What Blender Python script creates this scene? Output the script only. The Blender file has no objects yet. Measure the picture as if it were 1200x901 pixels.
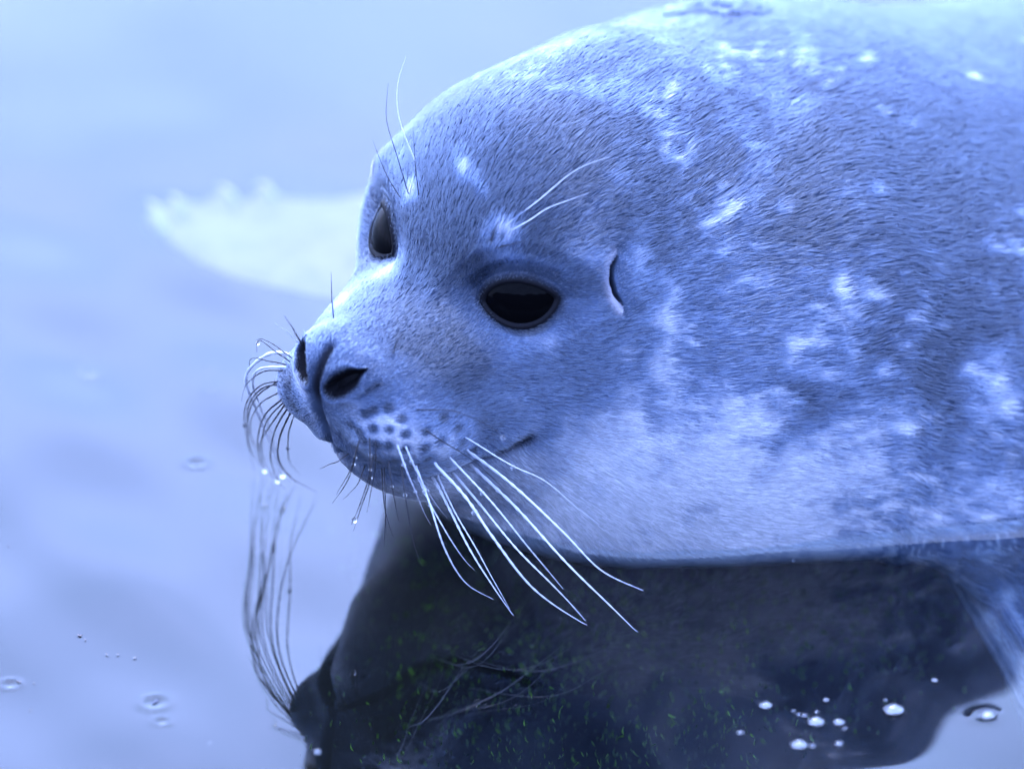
import bpy, math, random
import numpy as np
from mathutils import Vector, Matrix

# ------------------------------------------------------------------ camera
R = math.radians
sc = bpy.context.scene
col = sc.collection
ELEV = R(28.0)
U = np.array([0.0, math.sin(ELEV), math.cos(ELEV)])       # picture up
F = np.array([0.0, math.cos(ELEV), -math.sin(ELEV)])      # view direction
PXM = 2800.0                                              # photo pixels per metre at the focus plane
DIST = 36.0 / 200.0 and (1200.0 / PXM) / (36.0 / 200.0)
LOOK = U * (640.0 - 450.0) / PXM
CAM = LOOK - F * DIST
cam_data = bpy.data.cameras.new('camera')
cam_data.lens = 200.0
cam_data.sensor_width = 36.0
cam_data.clip_start = 0.05
cam_data.clip_end = 3000.0
cam = bpy.data.objects.new('camera', cam_data)
col.objects.link(cam)
cam.location = CAM
cam.rotation_euler = (R(90) - ELEV, 0, 0)
sc.camera = cam
cam_data.dof.use_dof = True
cam_data.dof.aperture_fstop = 3.7
cam_data.dof.focus_distance = 2.335

# ------------------------------------------------------------------ sky, sun, exposure
SUN_ELEV, SUN_AZ = R(66), R(-20)      # azimuth from +Y (away from camera), towards +X positive
world = bpy.data.worlds.new('World')
sc.world = world
world.use_nodes = True
wn = world.node_tree.nodes; wl = world.node_tree.links
wn.clear()
sky = wn.new('ShaderNodeTexSky'); sky.sky_type = 'NISHITA'
sky.sun_disc = False
sky.sun_elevation = SUN_ELEV
sky.sun_rotation = SUN_AZ
sky.air_density = 1.6; sky.dust_density = 1.5; sky.ozone_density = 3.0
bg = wn.new('ShaderNodeBackground'); bg.inputs['Strength'].default_value = 0.12
out = wn.new('ShaderNodeOutputWorld')
# thin bright overcast over the whole dome
tc = wn.new('ShaderNodeTexCoord')
cn = wn.new('ShaderNodeTexNoise'); cn.inputs['Scale'].default_value = 9.0; cn.inputs['Detail'].default_value = 4.0
cr = wn.new('ShaderNodeValToRGB')
cr.color_ramp.elements[0].position = 0.35; cr.color_ramp.elements[0].color = (0.55, 0.55, 0.55, 1)
cr.color_ramp.elements[1].position = 0.75; cr.color_ramp.elements[1].color = (0.9, 0.9, 0.9, 1)
mixs = wn.new('ShaderNodeMix'); mixs.data_type = 'RGBA'
wl.new(tc.outputs['Generated'], cn.inputs['Vector'])
wl.new(cn.outputs['Fac'], cr.inputs['Fac'])
wl.new(cr.outputs['Color'], mixs.inputs['Factor'])
wl.new(sky.outputs['Color'], mixs.inputs[6])
cr2 = wn.new('ShaderNodeValToRGB')
cr2.color_ramp.elements[0].position = 0.38; cr2.color_ramp.elements[0].color = (3.6, 5.5, 13.0, 1)
cr2.color_ramp.elements[1].position = 0.68; cr2.color_ramp.elements[1].color = (5.2, 7.0, 14.5, 1)
wl.new(cn.outputs['Fac'], cr2.inputs['Fac']); wl.new(cr2.outputs['Color'], mixs.inputs[7])
wl.new(mixs.outputs[2], bg.inputs['Color'])
wl.new(bg.outputs[0], out.inputs[0])

sun_data = bpy.data.lights.new('sun', 'SUN')
sun_data.energy = 0.28; sun_data.angle = R(14); sun_data.color = (1.0, 0.96, 0.93)
sun = bpy.data.objects.new('sun', sun_data); col.objects.link(sun)
sd = Vector((math.sin(SUN_AZ) * math.cos(SUN_ELEV), math.cos(SUN_AZ) * math.cos(SUN_ELEV), math.sin(SUN_ELEV)))
sun.rotation_euler = sd.to_track_quat('Z', 'Y').to_euler()
sun.location = sd * 5

sc.view_settings.view_transform = 'Standard'
sc.view_settings.look = 'None'
sc.view_settings.gamma = 1.0
sc.view_settings.exposure = 3.4
sc.render.engine = 'CYCLES'
sc.cycles.max_bounces = 8
sc.cycles.transparent_max_bounces = 16

# ------------------------------------------------------------------ helpers
rng = np.random.default_rng(7)
random.seed(7)
def nrm(v):
    v = np.asarray(v, float)
    return v / np.maximum(np.linalg.norm(v, axis=-1, keepdims=True), 1e-12)
def project(P):
    d = P - CAM
    z = d @ F
    k = (200.0 / 36.0) * 1200.0 / z
    return 600.0 + d[..., 0] * k, 450.5 - (d @ U) * k, z
def at_z(px, py, z=0.0):
    """world point on the horizontal plane z under photo pixel"""
    d = F + np.array([1.0, 0, 0]) * (px - 600.0) * 36.0 / 200.0 / 1200.0 + U * (450.5 - py) * 36.0 / 200.0 / 1200.0
    return CAM + d * (z - CAM[2]) / d[2]
def at_depth(px, py, depth):
    d = F + np.array([1.0, 0, 0]) * (px - 600.0) * 36.0 / 200.0 / 1200.0 + U * (450.5 - py) * 36.0 / 200.0 / 1200.0
    return CAM + d * depth
def tag(o, label=None, cat=None, group=None, kind=None):
    if label: o['label'] = label
    if cat: o['category'] = cat
    if group: o['group'] = group
    if kind: o['kind'] = kind
    return o
def mesh_obj(name, verts, faces, mat, parent=None, smooth=True):
    me = bpy.data.meshes.new(name)
    verts = np.asarray(verts, float)
    if isinstance(faces, np.ndarray) and faces.ndim == 2:
        nv, nf, k = len(verts), len(faces), faces.shape[1]
        me.vertices.add(nv); me.vertices.foreach_set('co', verts.astype(np.float32).ravel())
        me.loops.add(nf * k); me.loops.foreach_set('vertex_index', faces.astype(np.int32).ravel())
        me.polygons.add(nf)
        me.polygons.foreach_set('loop_start', (np.arange(nf) * k).astype(np.int32))
        me.update(calc_edges=True); me.validate()
    else:
        me.from_pydata([tuple(v) for v in verts], [], faces)
    if smooth: me.polygons.foreach_set('use_smooth', np.ones(len(me.polygons), bool))
    me.materials.append(mat)
    o = bpy.data.objects.new(name, me); col.objects.link(o)
    if parent is not None: o.parent = parent
    return o
def vcol(o, name, c):
    a = o.data.color_attributes.new(name, 'FLOAT_COLOR', 'POINT')
    buf = np.ones((len(o.data.vertices), 4), np.float32); buf[:, :3] = c
    a.data.foreach_set('color', buf.ravel())
def hash3(i, j, k, s):
    n = (i * 374761393 + j * 668265263 + k * 2147483647 + s * 1274126177) & 0xffffffff
    n = ((n ^ (n >> 13)) * 1274126177) & 0xffffffff
    return ((n ^ (n >> 16)) & 0xffff) / 65535.0
def vnoise(P, scale, seed=0):
    p = P * scale + 100.0
    i = np.floor(p).astype(np.int64); f = p - i
    f = f * f * (3 - 2 * f)
    r = 0.0
    for dx in (0, 1):
        for dy in (0, 1):
            for dz in (0, 1):
                w = (f[..., 0] if dx else 1 - f[..., 0]) * (f[..., 1] if dy else 1 - f[..., 1]) * (f[..., 2] if dz else 1 - f[..., 2])
                r = r + w * hash3(i[..., 0] + dx, i[..., 1] + dy, i[..., 2] + dz, seed)
    return r
def fbm(P, scale, seed=0, oct=3):
    r = 0; a = 0.5; t = 0
    for o_ in range(oct):
        r = r + a * vnoise(P, scale * 2 ** o_, seed + o_ * 17); t += a; a *= 0.5
    return r / t
def sstep(e0, e1, x):
    t = np.clip((x - e0) / (e1 - e0), 0, 1)
    return t * t * (3 - 2 * t)

# ------------------------------------------------------------------ materials
def new_mat(name):
    m = bpy.data.materials.new(name); m.use_nodes = True
    n = m.node_tree.nodes; l = m.node_tree.links
    n.clear()
    o = n.new('ShaderNodeOutputMaterial')
    return m, n, l, o
def principled(name, color, rough=0.5, spec=0.5, **kw):
    m, n, l, o = new_mat(name)
    b = n.new('ShaderNodeBsdfPrincipled')
    b.inputs['Base Color'].default_value = (*color, 1)
    b.inputs['Roughness'].default_value = rough
    b.inputs['Specular IOR Level'].default_value = spec
    for k, v in kw.items(): b.inputs[k].default_value = v
    l.new(b.outputs[0], o.inputs[0])
    m.diffuse_color = (*color, 1)
    return m

# ------------------------------------------------------------------ seal frames
_l = nrm(np.array([0.736, -0.671, -0.091]))
_f0 = nrm(np.array([-0.674, -0.739, 0.0]) - _l * np.dot([-0.674, -0.739, 0.0], _l))
_u0 = np.cross(_f0, _l)
_p = R(5.0)
H_F = math.cos(_p) * _f0 + math.sin(_p) * _u0
H_B = -H_F
H_U = math.cos(_p) * _u0 - math.sin(_p) * _f0
H_L = _l
N0 = np.array([-0.082, -0.042, 0.103])
def hw(a, c, b):
    return N0 + (np.multiply.outer(np.asarray(a, float), H_B) + np.multiply.outer(np.asarray(c, float), H_L) + np.multiply.outer(np.asarray(b, float), H_U)) * 0.01
def to_head(P):
    d = (P - N0) * 100.0
    return d @ H_B, d @ H_L, d @ H_U          # back, left(near), up  in cm

# ------------------------------------------------------------------ seal surface as a distance field
def smin(a, b, k):
    h = np.clip(0.5 + 0.5 * (b - a) / k, 0, 1)
    return b + (a - b) * h - k * h * (1 - h)
def ell(a, c, b, ctr, r, ang=0.0):
    x, y, z = a - ctr[0], c - ctr[1], b - ctr[2]
    if ang:
        ca, sa = math.cos(R(ang)), math.sin(R(ang))       # tip about the left axis: + raises the back end
        x, z = ca * x + sa * z, -sa * x + ca * z
    k0 = np.sqrt((x / r[0]) ** 2 + (y / r[1]) ** 2 + (z / r[2]) ** 2) + 1e-9
    k1 = np.sqrt((x / r[0] ** 2) ** 2 + (y / r[1] ** 2) ** 2 + (z / r[2] ** 2) ** 2) + 1e-9
    return k0 * (k0 - 1) / k1
BODY = [  # x, y, z, radius of the trunk along its length
    (0.066, 0.118, 0.042, 0.118), (0.090, 0.134, 0.034, 0.136), (0.125, 0.156, 0.012, 0.150),
    (0.165, 0.186, -0.038, 0.173), (0.205, 0.208, -0.072, 0.200), (0.255, 0.235, -0.092, 0.214),
    (0.320, 0.270, -0.108, 0.226), (0.400, 0.312, -0.118, 0.228), (0.490, 0.360, -0.125, 0.220),
    (0.590, 0.410, -0.135, 0.200), (0.690, 0.455, -0.140, 0.165), (0.790, 0.495, -0.140, 0.120), (0.880, 0.525, -0.138, 0.075)]
def sdf(P):
    a, c, b = to_head(P)
    c = np.abs(c)
    d = ell(a, c, b, (13.8, 0, 1.8), (7.5, 7.4, 7.9), 4)            # cranium
    d = smin(d, ell(a, c, b, (18.2, 0, 1.9), (7.2, 7.4, 8.2), 0), 1.6)  # back of the head
    d = smin(d, ell(a, c, b, (12.0, 2.4, -2.2), (5.6, 3.4, 4.6)), 2.0)  # cheeks
    d = smin(d, ell(a, c, b, (7.2, 0, -0.6), (6.3, 4.2, 3.05), 13), 1.6)  # muzzle bridge
    d = smin(d, ell(a, c, b, (7.4, 0, -4.6), (5.6, 3.2, 3.0), -24), 1.2)  # lower jaw and throat
    d = smin(d, ell(a, c, b, (4.5, 2.0, -2.55), (3.3, 2.15, 2.0), -14), 0.55)  # whisker pads
    d = smin(d, ell(a, c, b, (2.15, 0, -0.2), (1.6, 2.15, 1.55), 0), 1.25)   # nose
    d = smin(d, ell(a, c, b, (11.1, 4.2, 2.6), (2.9, 2.5, 3.1), 10), 1.1)  # brow
    d = d * 0.01
    t = None
    for (x, y, z, r) in BODY:
        s = np.sqrt((P[..., 0] - x) ** 2 + (P[..., 1] - y) ** 2 + (P[..., 2] - z) ** 2) - r
        t = s if t is None else smin(t, s, 0.03)
    s = np.sqrt((P[..., 0] - 0.046) ** 2 + (P[..., 1] - 0.086) ** 2 + (P[..., 2] - 0.034) ** 2) - 0.096     # throat
    t = smin(t, s, 0.03)
    # near shoulder, under water
    sx = ell(P[..., 0], P[..., 1], P[..., 2], (0.285, 0.000, -0.100), (0.095, 0.105, 0.088))
    t = smin(t, sx, 0.03)
    d = smin(d, t, 0.022)
    # the raised neck tucks in just under the surface; the chest drops away further back
    x = P[..., 0]
    zc = -0.010 - 2.3 * 0.5 * ((x - 0.186) + np.sqrt((x - 0.186) ** 2 + 0.00012))
    cut = (zc - P[..., 2]) * np.where(x < 0.186, 0.9, 0.42)
    return -smin(-d, -cut, 0.010)

# ------------------------------------------------------------------ sweep grid over the surface
ctrl = [hw(3.2, 0, -1.5), hw(7.0, 0, -0.9), hw(11.0, 0, -1.2)] + [np.array((q[0], q[1], z)) for q, z in zip(BODY, (0.062, 0.055, 0.045, 0.030, 0.010, -0.02, -0.05, -0.08, -0.10, -0.12, -0.135, -0.14, -0.138))]
ctrl = np.array(ctrl)
def catmull(C, n_per):
    out_ = []
    for i in range(len(C) - 1):
        p0 = C[max(i - 1, 0)]; p1 = C[i]; p2 = C[i + 1]; p3 = C[min(i + 2, len(C) - 1)]
        t = np.linspace(0, 1, n_per, endpoint=False)[:, None]
        out_.append(0.5 * ((2 * p1) + (-p0 + p2) * t + (2 * p0 - 5 * p1 + 4 * p2 - p3) * t ** 2 + (-p0 + 3 * p1 - 3 * p2 + p3) * t ** 3))
    out_.append(C[-1:])
    return np.concatenate(out_)
dense = catmull(ctrl, 200)
# smooth the spine a little
for _ in range(3):
    k = 120
    pad = np.concatenate([np.repeat(dense[:1], k, 0) + (np.arange(-k, 0)[:, None]) * (dense[1] - dense[0]), dense, np.repeat(dense[-1:], k, 0) + (np.arange(1, k + 1)[:, None]) * (dense[-1] - dense[-2])])
    cs = np.cumsum(np.concatenate([np.zeros((1, 3)), pad]), 0)
    dense = (cs[2 * k + 1:] - cs[:-2 * k - 1]) / (2 * k + 1)
arc = np.concatenate([[0], np.cumsum(np.linalg.norm(np.diff(dense, axis=0), axis=1))])
QUAL = 1.0
NTH = int(640 * QUAL)
NCAP = int(120 * QUAL)
s_rows = np.concatenate([np.linspace(0, 0.11, int(260 * QUAL), endpoint=False), np.linspace(0.11, 0.34, int(220 * QUAL), endpoint=False), np.linspace(0.34, arc[-1], 70)])
SP = np.stack([np.interp(s_rows, arc, dense[:, i]) for i in range(3)], 1)
TG = nrm(np.gradient(np.stack([np.interp(np.linspace(0, arc[-1], 4000), arc, dense[:, i]) for i in range(3)], 1), axis=0))
TG = nrm(np.stack([np.interp(s_rows, np.linspace(0, arc[-1], 4000), TG[:, i]) for i in range(3)], 1))
wb = sstep(0.04, 0.22, s_rows)[:, None]
UP0 = nrm(H_U * (1 - wb) + np.array([0, 0, 1.0]) * wb)
LF = nrm(np.cross(UP0, -TG))
UPV = nrm(np.cross(-TG, LF))
th = np.linspace(0, 2 * math.pi, NTH, endpoint=False)
NCAPEND = 30
phi = np.linspace(0.012, math.pi / 2, NCAP, endpoint=False)
phe = np.linspace(math.pi / 2, math.pi - 0.02, NCAPEND + 1)[1:]
def ring_dirs(Uv, Lv):
    return np.cos(th)[:, None] * Uv + np.sin(th)[:, None] * Lv
rows_o, rows_d = [], []
for ph in phi:
    rows_o.append(np.repeat(SP[:1], NTH, 0)); rows_d.append(math.cos(ph) * -TG[0] + math.sin(ph) * ring_dirs(UPV[0], LF[0]))
for i in range(len(SP)):
    rows_o.append(np.repeat(SP[i:i + 1], NTH, 0)); rows_d.append(ring_dirs(UPV[i], LF[i]))
for ph in phe:
    rows_o.append(np.repeat(SP[-1:], NTH, 0)); rows_d.append(-math.cos(ph) * TG[-1] + math.sin(ph) * ring_dirs(UPV[-1], LF[-1]))
RO = np.array(rows_o); RD = np.array(rows_d)
NR = len(RO)
# coarse march, then Newton on the full grid
cs_r = np.unique(np.concatenate([np.arange(0, NR, 4), [NR - 1]])); cs_t = np.arange(0, NTH, 8)
co = RO[np.ix_(cs_r, cs_t)]; cd = RD[np.ix_(cs_r, cs_t)]
rad = np.zeros(co.shape[:2]); done = np.zeros(co.shape[:2], bool)
step = 0.004
for k in range(90):
    r = k * step
    v = sdf(co + cd * r)
    hit = (v > 0) & ~done
    rad[hit] = r - step * 0.5; done |= hit
    if done.all(): break
rad[~done] = 0.05
full = np.empty((NR, NTH))
tmp = np.stack([np.interp(np.arange(NR), cs_r, rad[:, j]) for j in range(len(cs_t))], 1)
tp = np.concatenate([tmp, tmp[:, :1]], 1)
xq = np.arange(NTH) / 8.0; i0 = np.floor(xq).astype(int); fq = xq - i0
full = tp[:, i0] * (1 - fq) + tp[:, i0 + 1] * fq
for _ in range(4):
    P = RO + RD * full[..., None]
    v = sdf(P)
    v2 = sdf(P + RD * 0.0008)
    g = np.maximum((v2 - v) / 0.0008, 0.25)
    full = np.clip(full - np.clip(v / g, -0.006, 0.006), 0.004, 0.4)
V = RO + RD * full[..., None]

def grid_normals(V):
    dt = np.empty_like(V); dt[1:-1] = V[2:] - V[:-2]; dt[0] = V[1] - V[0]; dt[-1] = V[-1] - V[-2]
    dth = np.roll(V, -1, 1) - np.roll(V, 1, 1)
    n = nrm(np.cross(dt, dth))
    s = np.sign(np.sum(n * RD, -1, keepdims=True)); s[s == 0] = 1
    return n * s, nrm(dt)
NRM, TAN = grid_normals(V)

# ------------------------------------------------------------------ eyes
EYE_R = 0.0222
def surf_pt(a, c, b):
    """march a head-space line outwards to the surface"""
    o = hw(a, 0, b); d = nrm(H_L * np.sign(c) + 0.0)
    r = 0.0
    for _ in range(60):
        v = float(sdf((o + d * r)[None])[0])
        if abs(v) < 1e-5: break
        r -= v * 0.8
    return o + d * r
def sgrad(p):
    e = 1e-4
    return nrm(np.array([float(sdf((p + np.eye(3)[i] * e)[None])[0] - sdf((p - np.eye(3)[i] * e)[None])[0]) for i in range(3)]))
eyes = []
for s in (1, -1):
    p = surf_pt(7.6, 4.2 * s, 2.85)
    n = sgrad(p)
    n = nrm(0.6 * n + 0.4 * (0.6 * H_F + 0.72 * s * H_L + 0.35 * H_U))
    ub = H_B - n * np.dot(H_B, n); ub = nrm(ub)
    vb = nrm(H_U - n * np.dot(H_U, n) - ub * np.dot(H_U, ub))
    tilt = R(-4)
    u_ = math.cos(tilt) * ub + math.sin(tilt) * vb
    v_ = math.cos(tilt) * vb - math.sin(tilt) * ub
    p = p - n * 0.0022
    ctr = p - n * EYE_R
    eyes.append(dict(p=p, n=n, u=u_, v=v_, c=ctr, s=s))
AE, BU, BL = 2.02, 0.96, 1.06       # almond half length, upper and lower half heights (cm)
def almond(u, v):
    """1 on the lid edge, grows outwards"""
    up = v > 0
    uu = u / AE
    h = np.where(up, BU, BL)
    sk = np.where(up, -0.12, 0.05)
    uu2 = uu - sk * (1 - np.clip(uu * uu, 0, 1))
    return np.sqrt(np.abs(uu2) ** 2.0 + np.abs(v / h) ** 1.38)
eye_m = np.full(V.shape[:2], 99.0)
eye_v = np.zeros(V.shape[:2])
for E in eyes:
    dv = V - E['c']
    near = (np.linalg.norm(V - E['p'], axis=-1) < 0.05) & ((NRM @ E['n']) > 0.0)
    q = dv[near]
    u = q @ E['u'] * 100; v = q @ E['v'] * 100
    m = almond(u, v)
    r0 = np.linalg.norm(q, axis=-1)
    Rr = EYE_R
    prof = np.interp(m, [0, 0.90, 0.97, 1.02, 1.10, 1.20, 1.30, 1.38, 1.5, 1.75, 3],
                     [Rr - .004, Rr - .004, Rr - .0005, Rr + .0012, Rr + .0016, Rr + .0012, Rr + .0013, Rr + .0008, Rr + .0020, Rr + .0020, Rr + .002])
    w = 1 - sstep(1.15, 1.95, m)
    r1 = r0 * (1 - w) + prof * w
    # soft folds around the lids
    fold = np.zeros_like(m)
    fold += np.where(v > 0, -0.0014 * np.exp(-((m - 1.42) / 0.07) ** 2) + 0.0011 * np.exp(-((m - 1.60) / 0.1) ** 2), 0)
    fold += np.where(v <= 0, -0.0012 * np.exp(-((m - 1.45) / 0.06) ** 2) + 0.0009 * np.exp(-((m - 1.66) / 0.09) ** 2) - 0.0006 * np.exp(-((m - 1.95) / 0.07) ** 2), 0)
    V[near] = E['c'] + q / r0[:, None] * (r1 + fold)[:, None]
    em = eye_m[near]; upd = m < em
    em[upd] = m[upd]; eye_m[near] = em
    ev = eye_v[near]; ev[upd] = v[upd]; eye_v[near] = ev

# ------------------------------------------------------------------ nose, mouth, ears, folds
A, C, B = to_head(V)
def polydist(P3, pts):
    best = np.full(P3.shape[:-1], 1e9); tt = np.zeros(P3.shape[:-1]); tot = len(pts) - 1
    for i in range(tot):
        p, q = pts[i], pts[i + 1]
        d = q - p
        t = np.clip(((P3 - p) @ d) / (d @ d), 0, 1)
        dd = np.linalg.norm(P3 - p - t[..., None] * d, axis=-1)
        u = dd < best
        best = np.where(u, dd, best); tt = np.where(u, (i + t) / tot, tt)
    return best, tt
def local(lo, hi):
    return (A > lo) & (A < hi)
disp = np.zeros(V.shape[:2])
nostril_m = np.full(V.shape[:2], 9.0)
mouth_d = np.full(V.shape[:2], 9.0); mouth_t = np.zeros(V.shape[:2])
HC = np.stack([A, np.abs(C), B], -1)
XPX, YPX, ZPX = project(V)
def surf0(px, py):
    k = (np.abs(XPX - px) < 4) & (np.abs(YPX - py) < 4)
    idx = np.argwhere(k); i, j = idx[np.argmin(ZPX[k])]
    return [A[i, j], abs(C[i, j]), B[i, j]]
m = local(-2, 5)
nd, nt = polydist(HC[m], np.array([surf0(*q) for q in ((385, 462), (396, 455), (411, 445), (423, 436), (433, 430))]))
wid = np.interp(nt, [0, 0.15, 0.4, 0.7, 0.85, 1.0], [0.34, 0.44, 0.40, 0.22, 0.11, 0.03])
nm = nd / wid; nostril_m[m] = nm
disp[m] += -0.70 * (1 - sstep(0.35, 1.1, nm)) + 0.10 * np.exp(-((nm - 1.55) / 0.45) ** 2)
# outer nostril fold
fd, ft = polydist(HC[m], np.array([surf0(*q) for q in ((410, 474), (430, 467), (447, 454))]))
fold_n = np.zeros(V.shape[:2]); fold_n[m] = np.exp(-(fd / 0.16) ** 2) * sstep(0.1, 0.8, ft)
disp[m] += -0.16 * np.exp(-(fd / 0.16) ** 2) * np.sin(np.pi * np.clip(ft, 0, 1)) ** 0.5
# philtrum
def MIDA(z_):
    k = (np.abs(C) < 0.12) & (np.abs(B - z_) < 0.15) & (A < 4)
    return float(A[k].min())
gd, gt = polydist(HC[m], np.array([[MIDA(z_), 0, z_] for z_ in (1.0, 0.5, 0.0, -0.5, -1.0, -2.0, -3.0, -3.6)]))
phil = np.zeros(V.shape[:2]); phil[m] = np.exp(-(gd / 0.24) ** 2)
philw = np.zeros(V.shape[:2]); philw[m] = np.exp(-(gd / 0.27) ** 4)
disp += -0.24 * phil
# mouth line
MOUTH_ = np.array([[1.7, 0, -4.0], [2.2, 1.0, -4.35], [3.0, 2.0, -4.75], [4.2, 2.9, -5.0], [5.8, 3.6, -4.75], [7.4, 4.3, -4.15], [8.8, 4.9, -3.5], [9.3, 5.1, -3.1]])
MOUTH = np.array([[1.6, 0, -3.9]] + [surf0(*q) for q in ((412, 541), (447, 556), (488, 566), (534, 556), (581, 538), (612, 523), (632, 509))])
m = local(0, 12)
md, mt = polydist(HC[m], MOUTH)
mouth_d[m] = md; mouth_t[m] = mt
fade = 1 - sstep(0.7, 1.0, mt)
disp[m] += (-0.55 * np.exp(-(md / 0.22) ** 2) * fade)
above = B[m] > np.interp(A[m], MOUTH[:, 0], MOUTH[:, 2])
disp[m] += np.where(above, 0.18 * np.exp(-((md - 0.5) / 0.45) ** 2), -0.10 * np.exp(-((md - 0.3) / 0.5) ** 2)) * fade
# chin setback under the front lip
disp += -0.35 * np.exp(-((A - 2.0) / 1.3) ** 2 - ((B + 5.2) / 0.9) ** 2)
V = V + NRM * (disp * 0.01)[..., None]

# ear holes: a crescent slit with a raised front rim
ear_k = np.zeros(V.shape[:2]); ear_rim = np.zeros(V.shape[:2])
A, C, B = to_head(V)
XPX, YPX, ZPX = project(V)
def surf(px, py):
    """visible surface point under a photo pixel"""
    for rr in (2.0, 4.0, 8.0, 16.0, 40.0):
        k = (np.abs(XPX - px) < rr) & (np.abs(YPX - py) < rr)
        if k.any():
            idx = np.argwhere(k); zz = ZPX[k]
            i, j = idx[np.argmin(zz)]
            near = zz < zz.min() + 0.01
            sub = idx[near]
            d2 = (XPX[sub[:, 0], sub[:, 1]] - px) ** 2 + (YPX[sub[:, 0], sub[:, 1]] - py) ** 2
            i, j = sub[np.argmin(d2)]
            return V[i, j].copy(), NRM[i, j].copy(), TAN[i, j].copy()
    return None, None, None
def head_of(p):
    a, c, b = to_head(p[None]); return np.array([a[0], c[0], b[0]])
ear_pts = np.array([head_of(surf(x, y)[0]) for x, y in ((724, 300), (718, 315), (717, 330), (722, 345), (730, 358))])
HC2 = np.stack([A, np.abs(C), B], -1)
m = local(8, 20)
ed, et = polydist(HC2[m], ear_pts)
ew = 0.03 + 0.14 * np.sin(np.pi * np.clip(et * 0.95 + 0.02, 0, 1)) ** 1.2
ek = ed / ew
d_e = -0.8 * (1 - sstep(0.4, 1.1, ek))
ahead = A[m] < np.interp(B[m], ear_pts[::-1, 2], ear_pts[::-1, 0])
d_e += np.where(ahead, 0.10 * np.exp(-((ed - 0.3) / 0.25) ** 2), -0.10 * np.exp(-((ed - 0.25) / 0.3) ** 2)) * (0.3 + np.sin(np.pi * et))
ear_k[m] = 1 - sstep(0.6, 1.3, ek)
rimw = np.where(ahead, np.exp(-((ed - 0.24) / 0.20) ** 2), 0) * (0.25 + 0.75 * sstep(0.3, 0.75, et))
ear_d = np.full(V.shape[:2], 9.0); ear_d[m] = ed
ear_bare = np.zeros(V.shape[:2]); ear_bare[m] = np.where(ahead, ed < 0.30, ed < 0.15) * (et > 0.02) * (et < 0.98)
ear_rim[m] = rimw
dd = np.zeros(V.shape[:2]); dd[m] = d_e
V = V + NRM * (dd * 0.01)[..., None]

# skin folds behind the crown
fold_d = np.full(V.shape[:2], 9.0)
for ln in (((790, 16), (825, 12), (852, 18)), ((820, 7), (845, 12), (866, 17)), ((850, 5), (868, 9), (880, 16)), ((866, 1), (881, 5), (889, 12))):
    lp_ = [surf(*q)[0] for q in ln]
    fd_, ft_ = polydist(V, np.array(lp_))
    fold_d = np.minimum(fold_d, fd_)
    V = V + NRM * (-0.0045 * np.exp(-(fd_ / 0.0018) ** 2) + 0.0016 * np.exp(-((fd_ - 0.0036) / 0.0018) ** 2))[..., None]
# gentle lumps of fat and muscle
V = V + NRM * ((fbm(V, 28.0, 3, 2) - 0.5) * 0.0022 * sstep(0.0, 1.0, (eye_m - 1.6) / 1.5))[..., None]
NRM, TAN = grid_normals(V)
A, C, B = to_head(V)
XPX, YPX, ZPX = project(V)

# ------------------------------------------------------------------ coat colours (own markings, with light offsets and crease shade painted in)
def mark(lst, base):
    for (px, py, rx, ry, ang, amp) in lst:
        p, n, t = surf(px, py)
        if p is None: continue
        ex = nrm(np.array([1.0, 0, 0]) - n * n[0]); ey = np.cross(n, ex)
        if ey @ U < 0: ey = -ey
        ca, sa = math.cos(R(ang)), math.sin(R(ang))
        q = (V - p) * PXM
        x = q @ ex; y = q @ ey
        x, y = ca * x + sa * y, -sa * x + ca * y
        z = q @ n
        g = np.exp(-(x / rx) ** 2 - (y / ry) ** 2 - (z / (max(rx, ry) * 1.5)) ** 2)
        base += amp * g
    return base
nz1 = fbm(V, 45.0, 11, 3); nz2 = fbm(V, 140.0, 23, 2); nz3 = fbm(V, 420.0, 31, 2)
wx = V + (np.stack([fbm(V, 90., 51, 2), fbm(V, 90., 52, 2), fbm(V, 90., 53, 2)], -1) - 0.5) * 0.012
blot = fbm(wx, 60.0, 77, 3)
tone = 0.42 + 0.25 * (nz1 - 0.5) + 0.18 * (nz2 - 0.5)
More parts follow.
